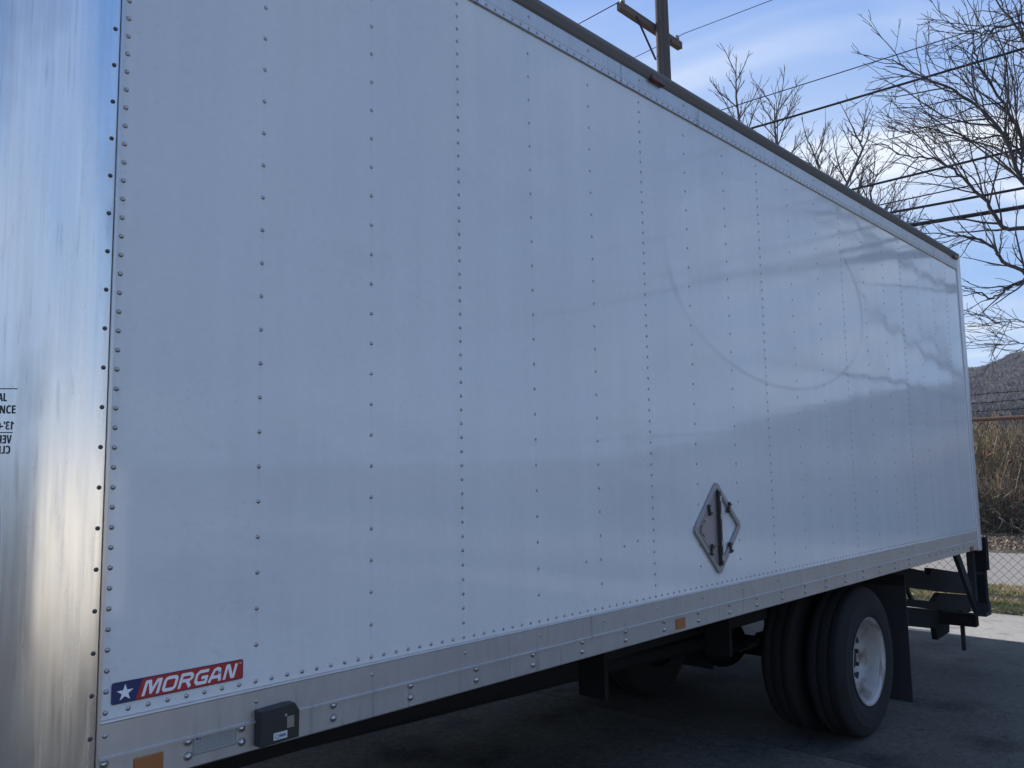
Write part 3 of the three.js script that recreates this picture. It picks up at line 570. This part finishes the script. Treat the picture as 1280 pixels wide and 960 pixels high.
// ------------------------------------------------------------------ chain-link fence
const FX = 12.0;
{
  const f = thing('chain_link_fence', 'chain link fence with rusty top rail and barbed wire behind the grass strip', 'fence', [FX, 0, 0]);
  const Z0 = -16, Z1 = 14, TH = 2.51;
  M.rust = mat(0xffffff, { roughness: 0.85, metalness: 0.2, map: tex(256, 64, (u, v) => { const k = fbm(u * 30, v * 4, 3, 4); return [128 + 70 * k, 98 + 60 * k, 76 + 50 * k]; }) });
  M.wire = mat(lin(0.05, 0.045, 0.04), { roughness: 0.7, metalness: 0.4 });
  mesh('top_rail', cyl(V(0, TH, Z0), V(0, TH, Z1), 0.028), M.rust, f);
  for (let z = -15; z <= 14; z += 3.6) { mesh('post', cyl(V(0, -0.1, z + 0.9), V(0, TH + 0.02, z + 0.9), 0.03), M.rust, f); mesh('barb_arm', cyl(V(0, TH, z + 0.9), V(0.16, TH + 0.37, z + 0.9), 0.012), M.rust, f); mesh('rail_clamp', cyl(V(0, TH, z + 0.86), V(0, TH, z + 0.93), 0.036), M.rust, f); }
  // the mesh: bent wires, each a zigzag strand hooked to the next
  const T = new Tubes(), c = 0.115, n = Math.round((Z1 - Z0) / c), rows = Math.floor((TH - 0.06) / (c / 2));
  for (let i = 0; i <= n; i++) {
    const pts = [], rad = [], z = Z0 + i * c;
    for (let j = 0; j <= rows; j++) { pts.push(V(0.002 * (j % 2 ? 1 : -1) + 0.012 * N3(z * 0.4, j * 0.12, 1), 0.05 + j * c / 2, z + (j % 2 ? c / 2 : 0) * 1.02 + 0.01 * N3(z, j * 0.2, 7))); rad.push(0.0034); }
    T.add(pts, rad, 3);
    const q = pts.map((p, j) => V(p.x + 0.003, p.y, z + (j % 2 ? -c / 2 : 0) * 1.02 + 0.01 * N3(z, j * 0.2, 7)));
    T.add(q, rad, 3);
  }
  const w = mesh('wire_mesh', T.geo(), M.wire, f); w.userData.kind = 'stuff';
  for (let k = 0; k < 3; k++) {
    const y = TH + 0.13 + 0.115 * k, x = 0.055 + 0.05 * k, B = new Tubes(), pts = [], rad = [];
    for (let z = Z0; z <= Z1; z += 0.2) { pts.push(V(x, y + 0.012 * Math.sin(z * 1.7 + k) + 0.01 * N3(z, k, 3), z)); rad.push(0.0062); }
    B.add(pts, rad, 4);
    for (let z = Z0 + 0.06 * k; z <= Z1; z += 0.125) for (const s of [-1, 1]) { const yy = y + 0.012 * Math.sin(z * 1.7 + k); B.add([V(x - 0.01, yy - 0.02, z - 0.008 * s), V(x + 0.01, yy + 0.02, z + 0.008 * s)], [0.005, 0.005], 3); }
    mesh('barbed_wire', B.geo(), M.wire, f);
  }
}

// ------------------------------------------------------------------ utility pole and its lines
const PX = 13.4, PZ = -6.7;
M.pole = mat(0xffffff, { roughness: 0.95, map: tex(128, 512, (u, v) => { const k = 1 + 0.3 * fbm(u * 26, v * 3, 3, 4); return [88 * k, 80 * k, 74 * k]; }) });
M.arm = mat(0xffffff, { roughness: 0.95, map: tex(128, 128, (u, v) => { const k = 1 + 0.35 * fbm(u * 4, v * 20, 13, 4); return [104 * k, 90 * k, 82 * k]; }) });
M.ceramic = mat(lin(0.3, 0.29, 0.28), { roughness: 0.3 });
function makePole(label) {
  const p = thing('utility_pole', label, 'pole', [PX, 0, PZ]);
  mesh('shaft', cyl(V(0, -0.3, 0), V(0, 13.2, 0), 0.19, 0.13, 18), M.pole, p);
  for (const [y, nm] of [[11.18, 0], [12.7, 1]]) {
    const a = mesh('crossarm', rbox(-1.24, 1.02, y - 0.08, y + 0.08, -0.27, -0.14, 0.012), M.arm, p);
    for (const s of [-1, 1]) mesh('brace', bar(V(s * 0.66 - 0.1, y - 0.05, -0.13), V(s * 0.04, y - 0.72, -0.16), 0.04, 0.012), M.steel, p);
    for (const x of [-1.13, 0.9]) {
      const ins = mesh('insulator', (() => { const g = new THREE.LatheGeometry([[0.012, 0], [0.018, 0.03], [0.05, 0.05], [0.055, 0.075], [0.035, 0.09], [0.05, 0.105], [0.045, 0.13], [0.02, 0.15], [0.0001, 0.152]].map(q => new THREE.Vector2(...q)), 14); g.translate(x, y + 0.06, -0.2); return g; })(), M.ceramic, p);
    }
  }
  return p;
}
const pole = makePole('weathered wooden utility pole with crossarm seen above the truck roof');
const pole2 = pole.clone(); pole2.name = numbered('utility_pole'); pole2.position.z = 34; pole2.userData = { label: 'wooden utility pole on the near side of the bare tree', category: 'pole' }; scene.add(pole2);
const pole3 = pole.clone(); pole3.name = numbered('utility_pole'); pole3.position.z = -48; pole3.userData = { label: 'farther wooden utility pole hidden behind the trucks', category: 'pole' }; scene.add(pole3);
M.cable = mat(lin(0.018, 0.018, 0.02), { roughness: 0.7 });
function wire(name, label, x, yAt, rad, sag, rough = 0) {
  const T = new Tubes(), pts = [], r = [];
  for (const [a, b] of [[-48, PZ], [PZ, 34]]) for (let i = 0; i <= 60; i++) {
    if (a === PZ && i === 0) continue;
    const t = i / 60, z = mix(a, b, t); const wob = rough * N3(z * 1.3, x, yAt);
    pts.push(V(x + wob, yAt - sag * 4 * t * (1 - t) + wob, z)); r.push(rad);
  }
  T.add(pts, r, 6); const o = mesh(name, T.geo(), M.cable); o.userData = { label, category: 'wire', group: 'overhead lines along the road' };
}
wire('power_line', 'thin power line on the outer insulator of the crossarm', PX + 0.9, 11.36, 0.008, 0.5);
wire('power_line', 'thin power line on the yard side insulator of the crossarm', PX - 1.13, 11.36, 0.008, 0.5);
wire('power_line', 'thin power line on the upper arm, yard side', PX - 1.13, 12.88, 0.008, 0.5);
wire('power_line', 'thin power line on the upper arm, road side', PX + 0.9, 12.88, 0.008, 0.5);
wire('power_line', 'thin bare line crossing open sky just below the crossarm lines', PX + 0.14, 9.02, 0.010, 0.35);
wire('cable', 'twisted black cable crossing the sky above the other cables', PX + 0.16, 8.48, 0.022, 0.35, 0.02);
wire('cable', 'black cable second below the twisted one, crossing the bare branches', PX + 0.16, 6.75, 0.021, 0.05);
wire('cable', 'thin black cable between two thicker ones over the truck rear', PX + 0.16, 6.42, 0.011, 0.2);
wire('cable', 'black cable just above the thickest one', PX + 0.16, 6.36, 0.022, 0.5);
wire('cable', 'thickest lowest black cable meeting the truck roof edge', PX + 0.16, 6.13, 0.034, 0.62);

// ------------------------------------------------------------------ bare trees
M.bark = mat(lin(0.075, 0.066, 0.06), { roughness: 0.95 });
M.twig = mat(lin(0.10, 0.084, 0.074), { roughness: 0.95 });
function branchPath(a, dir, len, n, wander, gravi) {
  const pts = [a.clone()], d = dir.clone().normalize(), p = a.clone();
  for (let i = 0; i < n; i++) { d.x += rr(-wander, wander); d.y += rr(-wander, wander) + gravi; d.z += rr(-wander, wander); d.normalize(); p.addScaledVector(d, len / n); pts.push(p.clone()); }
  return pts;
}
const taper = (n, r0, r1) => Array.from({ length: n }, (_, i) => mix(r0, r1, i / (n - 1)));
function grow(T, pts, r0, depth, o) {
  // side shoots along a path; each with shoots of its own
  const n = pts.length, L = pts.reduce((s, p, i) => i ? s + p.distanceTo(pts[i - 1]) : 0, 0);
  const cnt = Math.max(1, Math.round(L * o.dens[depth]));
  for (let k = 0; k < cnt; k++) {
    const t = mix(o.from[depth], 1, (k + rnd() * 0.9) / cnt), f = Math.min(n - 1.001, t * (n - 1)), i = Math.floor(f), p = pts[i].clone().lerp(pts[i + 1], f - i);
    const d = pts[i + 1].clone().sub(pts[i]).normalize();
    let s = V(rr(-1, 1), rr(-1, 1), rr(-1, 1)); s.addScaledVector(d, -s.dot(d)).normalize();
    const ang = rr(0.35, 0.85), dir = d.clone().multiplyScalar(Math.cos(ang)).addScaledVector(s, Math.sin(ang)); dir.y += o.lift;
    const len = L * rr(...o.len[depth]) * (1.1 - 0.6 * t); if (len < 0.12) continue;
    const r = Math.max(o.rmin, r0 * (1 - 0.72 * t) * rr(0.45, 0.65)), m = depth > 1 ? 3 : 5;
    const path = branchPath(p, dir, len, m, o.wander, o.grav);
    T.add(path, taper(path.length, r, Math.max(o.rmin * 0.8, r * 0.35)), depth > 0 ? 3 : 5);
    if (depth + 1 < o.dens.length) grow(T, path, r, depth + 1, o);
  }
}
{ // the big tree by the fence, limbs set where the photograph shows them
  const t = thing('bare_tree', 'large bare tree whose branches hang beside the truck rear', 'tree', [13.9, 0, 0.95]);
  const O = V(13.9, 0, 0.95), loc = p => p.sub(O);
  const trunkPts = [V(0, -0.2, 0), V(0.05, 1.2, -0.05), V(-0.05, 2.6, -0.2), V(-0.15, 4.0, -0.55), V(-0.1, 5.2, -0.7), V(0.1, 7, -0.5), V(0.3, 9, -0.2), V(0.2, 11, 0.2)];
  const TT = new Tubes(); TT.add(trunkPts, [0.34, 0.27, 0.23, 0.2, 0.16, 0.12, 0.08, 0.03], 12); mesh('trunk', TT.geo(), M.bark, t);
  const C = new Tubes(), limb = (px, xs, xe, r0, from) => {
    const pts = px.map(([u, v], i) => loc(onX(u, v, mix(xs, xe, i / (px.length - 1)))));
    if (from !== undefined) pts.unshift(trunkPts[from].clone());
    const sm = new THREE.CatmullRomCurve3(pts).getPoints(pts.length * 4).map((p, i) => i ? p.add(V(rr(-1, 1), rr(-1, 1), rr(-1, 1)).multiplyScalar(0.025)) : p);
    r0 *= 0.52; C.add(sm, taper(sm.length, r0, r0 * 0.18), 7);
    grow(C, sm, r0, 0, { dens: [5.0, 3.3, 3.2], from: [0.2, 0.15, 0.1], len: [[0.2, 0.5], [0.28, 0.62], [0.3, 0.6]], wander: 0.24, grav: 0.01, lift: 0.02, rmin: 0.005 });
  };
  limb([[1300, 262], [1276, 218], [1247, 160], [1203, 121], [1150, 96], [1116, 74]], 13.6, 12.6, 0.085, 3);
  limb([[1292, 215], [1268, 150], [1240, 108], [1220, 70], [1216, 42]], 13.9, 13.3, 0.07, 4);
  limb([[1296, 350], [1257, 327], [1235, 306], [1203, 295], [1156, 292]], 13.4, 12.9, 0.075, 3);
  limb([[1300, 338], [1280, 349], [1257, 363], [1238, 373], [1222, 364], [1203, 360]], 13.2, 12.7, 0.06, 3);
  limb([[1296, 290], [1252, 283], [1235, 254], [1214, 232], [1190, 211], [1160, 196], [1135, 196], [1102, 178]], 13.6, 12.8, 0.075, 3);
  limb([[1310, 60], [1280, 30], [1249, 34], [1224, 41], [1201, 38], [1178, 25]], 13.2, 12.9, 0.05, 5);
  limb([[1310, 120], [1285, 60], [1262, 20], [1235, -10], [1215, -30]], 14.2, 13.8, 0.06, 5);
  limb([[1300, 230], [1272, 190], [1252, 170], [1215, 175], [1175, 164], [1142, 158]], 14.1, 13.4, 0.05, 3);
  limb([[1305, 420], [1275, 400], [1255, 402], [1240, 408]], 13.6, 13.3, 0.018, 2);
  limb([[1305, 440], [1278, 428], [1258, 428], [1238, 436]], 13.9, 13.6, 0.016, 2);
  limb([[1320, 10], [1300, -20], [1270, -60], [1230, -90]], 13.6, 13.4, 0.05, 6);
  // the side away from the picture
  { // the long bough that the side panels mirror
    const p = new THREE.CatmullRomCurve3([trunkPts[4].clone(), V(-0.1, 5.35, 0.6), V(-0.25, 5.5, 2.0), V(-0.1, 5.6, 3.8), V(0, 5.85, 5.7)]).getPoints(24).map((q, i) => q.add(V(rr(-1, 1), rr(-1, 1), rr(-1, 1)).multiplyScalar(i ? 0.03 : 0)));
    C.add(p, taper(p.length, 0.10, 0.02), 7); grow(C, p, 0.07, 0, { dens: [1.6, 1.6, 1.8], from: [0.2, 0.15, 0.1], len: [[0.15, 0.35], [0.3, 0.6], [0.35, 0.65]], wander: 0.2, grav: 0.02, lift: 0.12, rmin: 0.006 });
  }
  for (let k = 0; k < 6; k++) {
    const a = rr(0.6, 2.5), i = 2 + k % 5, p = branchPath(trunkPts[i], V(0.6 * Math.cos(a + 0.9), rr(0.15, 0.6), Math.sin(a)), rr(3.5, 5.5), 9, 0.16, 0.015);
    C.add(p, taper(p.length, 0.06, 0.012), 6);
    grow(C, p, 0.055, 0, { dens: [1.6, 1.8, 1.8], from: [0.2, 0.15, 0.1], len: [[0.3, 0.5], [0.34, 0.6], [0.4, 0.7]], wander: 0.2, grav: 0.02, lift: 0.12, rmin: 0.006 });
  }
  mesh('crown', C.geo(), M.bark, t);
}
function farTree(label, u, vTop, xPlane, spread, seedv) {
  seed = seedv; const top = onX(u, vTop, xPlane), H = top.y;
  const t = thing('bare_tree', label, 'tree', [top.x, 0, top.z], 'bare trees beyond the road');
  const tp = [V(0, -0.2, 0)]; for (let i = 1; i <= 9; i++) tp.push(V(rr(-0.12, 0.12) * i * 0.3, H * 0.93 * i / 9, rr(-0.12, 0.12) * i * 0.3)); tp.push(V(0, H, 0));
  const TT = new Tubes(); TT.add(tp, taper(tp.length, 0.22, 0.012), 8); mesh('trunk', TT.geo(), M.twig, t);
  const C = new Tubes(), sm = new THREE.CatmullRomCurve3(tp).getPoints(40);
  for (let k = 0; k < 26; k++) {
    const f = mix(0.5, 0.985, k / 25), p = sm[Math.floor(f * 40)], a = k * 2.4 + rr(-0.5, 0.5), len = spread * mix(1.5, 0.38, Math.pow((f - 0.45) / 0.55, 0.9)) * rr(0.75, 1.15);
    const path = branchPath(p, V(Math.cos(a), rr(0.9, 1.7), Math.sin(a)), len, 7, 0.12, 0.03);
    C.add(path, taper(path.length, mix(0.05, 0.02, f), 0.008), 5);
    grow(C, path, mix(0.05, 0.022, f), 0, { dens: [4.2, 3.6, 2.4], from: [0.1, 0.1, 0.1], len: [[0.26, 0.5], [0.32, 0.6], [0.4, 0.7]], wander: 0.2, grav: 0.03, lift: 0.3, rmin: 0.0075 });
  }
  mesh('crown', C.geo(), M.twig, t);
}
farTree('tall narrow bare tree rising behind the truck roof beside the utility pole', 920, 84, 24, 2.6, 11);
farTree('broad bare tree behind the roof where the twisted cable dips', 968, 130, 25, 3.0, 22);
farTree('low spreading bare tree behind the roof between two others', 1012, 178, 26, 2.6, 33);
farTree('slender bare tree with dark buds behind the roof near the rear corner', 1064, 156, 24, 2.3, 44);
farTree('short bare tree just showing over the rear end of the roof', 1098, 212, 27, 2.4, 55);

// ------------------------------------------------------------------ grass, leaf litter, brush, far woods
seed = 777;
function instanced(name, label, category, g, m, list) {
  const o = new THREE.InstancedMesh(g, m, list.length); o.name = numbered(name); o.castShadow = o.receiveShadow = true;
  const mm = new THREE.Matrix4(), q = new THREE.Quaternion(), e = new THREE.Euler();
  list.forEach((s, i) => { e.set(s.rx || 0, s.ry || 0, s.rz || 0); q.setFromEuler(e); mm.compose(V(s.x, s.y, s.z), q, V(s.sx, s.sy, s.sz)); o.setMatrixAt(i, mm); o.setColorAt(i, s.c); });
  o.userData = { label, category, kind: 'stuff' }; scene.add(o); return o;
}
{
  const tuft = (() => { // a few bent blades
    const pos = [], idx = [];
    for (let k = 0; k < 7; k++) { const a = k * 2.4, r = 0.02 * (k % 3), bx = Math.cos(a * 1.7) * r * 2, bz = Math.sin(a * 1.7) * r * 2, dx = Math.cos(a), dz = Math.sin(a), w = 0.004, h = 0.7 + 0.3 * ((k * 37) % 10) / 10; const b = pos.length / 3;
      pos.push(bx - dz * w, 0, bz + dx * w, bx + dz * w, 0, bz - dx * w, bx + dx * 0.02 - dz * w * 0.7, h * 0.06, bz + dz * 0.02 + dx * w * 0.7, bx + dx * 0.02 + dz * w * 0.7, h * 0.06, bz + dz * 0.02 - dx * w * 0.7, bx + dx * 0.06, h * 0.1, bz + dz * 0.06);
      idx.push(b, b + 1, b + 2, b + 1, b + 3, b + 2, b + 2, b + 3, b + 4); }
    const g = new THREE.BufferGeometry(); g.setAttribute('position', new THREE.Float32BufferAttribute(pos, 3)); g.setIndex(idx); g.computeVertexNormals(); return g;
  })();
  const L = [];
  for (let i = 0; i < 42000; i++) {
    const x = 11.27 + Math.pow(rnd(), 1.0) * 2.65, z = rr(-7, 3.5), d = fbm(x * 0.9, z * 0.9, 3, 3);
    const g = d + rr(-0.25, 0.25); const c = g > 0.06 ? lin(rr(0.16, 0.24), rr(0.19, 0.27), rr(0.05, 0.08)) : lin(rr(0.40, 0.60), rr(0.33, 0.48), rr(0.18, 0.27));
    L.push({ x, y: -0.045, z, ry: rnd() * 6.28, sx: rr(0.8, 1.5), sy: rr(0.5, 1.3), sz: rr(0.8, 1.5), c });
  }
  instanced('grass', 'patchy green and straw coloured grass strip before the fence', 'grass', tuft, mat(0xffffff, { roughness: 1 }), L);
  const leaf = new THREE.CircleGeometry(1, 5); leaf.rotateX(-Math.PI / 2); { const p = leaf.attributes.position; for (let i = 0; i < p.count; i++) p.setY(i, 0.35 * p.getX(i) ** 2); leaf.computeVertexNormals(); }
  const LL = [];
  for (let i = 0; i < 5200; i++) { // on the grass
    const x = rr(11.2, 13.95), z = rr(-6, 3); const k = rr(0.5, 1.15); LL.push({ x, y: rr(-0.03, 0.03), z, rx: rr(-0.7, 0.7), ry: rnd() * 6, rz: rr(-0.7, 0.7), sx: rr(0.02, 0.05), sy: 0.03, sz: rr(0.02, 0.035), c: lin(0.55 * k, 0.44 * k, 0.29 * k) });
  }
  for (let i = 0; i < 16000; i++) { // beyond the road
    const x = 19.5 + 5.6 * Math.pow(rnd(), 0.8), z = rr(-9, 3); const k = rr(0.35, 1.2); LL.push({ x, y: 0.02 + rr(0, 0.1) + 0.12 * Math.max(0, fbm(x, z, 3, 2)), z, rx: rr(-0.8, 0.8), ry: rnd() * 6, rz: rr(-0.8, 0.8), sx: rr(0.025, 0.05), sy: 0.04, sz: rr(0.02, 0.04), c: lin(0.40 * k, 0.30 * k, 0.20 * k) });
  }
  instanced('leaf_litter', 'dry tan leaves lying along the grass and road edge', 'leaves', leaf, mat(0xffffff, { roughness: 1, side: THREE.DoubleSide }), LL);
  // dead brush: bundles of thin stems with withered leaves
  const bundle = (() => {
    const T = new Tubes();
    for (let k = 0; k < 60; k++) {
      const a = rnd() * 6.28, b = V(0.16 * Math.cos(a) * rnd(), 0, 0.16 * Math.sin(a) * rnd());
      const p = branchPath(b, V(Math.cos(a) * rr(0.05, 1.3), rr(0.4, 1), Math.sin(a) * rr(0.05, 1.3)), rr(0.35, 1.05), 4, 0.42, -0.05);
      const w = rr(0.6, 1.5), col = [w, w * 0.97, w * 0.92]; T.add(p, [0.007, 0.006, 0.005, 0.004, 0.002], 3, col);
      for (let m = 0; m < 3; m++) { const s = p[1 + m]; T.add([s, s.clone().add(V(rr(-0.1, 0.1), rr(-0.08, 0.1), rr(-0.1, 0.1)))], [0.004, 0.018 * rnd()], 3, col.map(q => q * rr(0.7, 1.3))); }
    }
    return T.geo();
  })();
  const B = [];
  for (let i = 0; i < 9000; i++) {
    const x = 24.6 + 13 * Math.pow(rnd(), 1.5), z = rr(-14, 6), f = fbm(x * 0.25, z * 0.5, 9, 3);
    const h = (1.5 + 1.4 * f + 1.1 * sstep(25, 30, x)) * rr(0.5, 1.3), k = rr(0.5, 1.2), tq = rnd();
    const c = tq < 0.25 ? lin(0.18 * k, 0.155 * k, 0.075 * k) : tq < 0.8 ? lin(0.215 * k, 0.155 * k, 0.095 * k) : lin(0.34 * k, 0.29 * k, 0.21 * k);
    B.push({ x, y: -0.06 + 0.9 * sstep(24, 38, x), z, ry: rnd() * 6.28, sx: h * rr(0.7, 1.1), sy: h, sz: h * rr(0.7, 1.1), c });
  }
  for (let i = 0; i < 1400; i++) { // the strip that only the panels mirror
    const x = 25 + 8 * rnd(), z = rr(6, 42), h = rr(1.2, 2.8), k = rr(0.5, 1.2); B.push({ x, y: 0, z, ry: rnd() * 6.28, sx: h, sy: h, sz: h, c: lin(0.19 * k, 0.145 * k, 0.09 * k) });
  }
  instanced('brush', 'tangled brown dead brush on the bank beyond the road', 'brush', bundle, mat(0xffffff, { roughness: 1, vertexColors: true }), B);
  // leafless woods over the hills
  const wood = (() => { const T = new Tubes();
    T.add([V(0, 0, 0), V(0, 0.5, 0), V(0.02, 0.8, 0)], [0.02, 0.015, 0.008], 3);
    for (let k = 0; k < 52; k++) { const a = k * 2.4, y = 0.12 + 0.6 * ((k * 7) % 52) / 52, l = 0.42 * (1.15 - y); const p = V(0, y, 0), d = V(Math.cos(a), 0.7 + 0.7 * y, Math.sin(a)).normalize(); T.add([p, p.clone().addScaledVector(d, l * 0.6), p.clone().addScaledVector(d, l).add(V(0, 0.06, 0))], [0.012, 0.022, 0.004], 3); }
    return T.geo(); })();
  const Wd = [];
  for (let i = 0; i < 26000; i++) {
    const az = i < 14000 ? rr(73, 82) : rr(40, 205), r = 190 + 330 * Math.pow(rnd(), 0.7), a = az * Math.PI / 180, h = rr(4, 7.5), k = rr(0.85, 1.15);
    const evergreen = rnd() < 0.04;
    Wd.push({ x: EYE.x + r * Math.sin(a), y: hillH(az, r) - 0.5, z: EYE.z - r * Math.cos(a), ry: rnd() * 6.28, sx: h * 0.9, sy: h * 0.8, sz: h * 0.9, c: evergreen ? lin(0.05, 0.065, 0.035) : lin(0.125 * k, 0.105 * k, 0.095 * k) });
  }
  instanced('woods', 'leafless grey woods covering the far hillside', 'woods', wood, mat(0xffffff, { roughness: 1 }), Wd);
}
scene.fog = new THREE.FogExp2(new THREE.Color(0.62, 0.72, 0.88), 0.00045);
renderer.render(scene, camera);
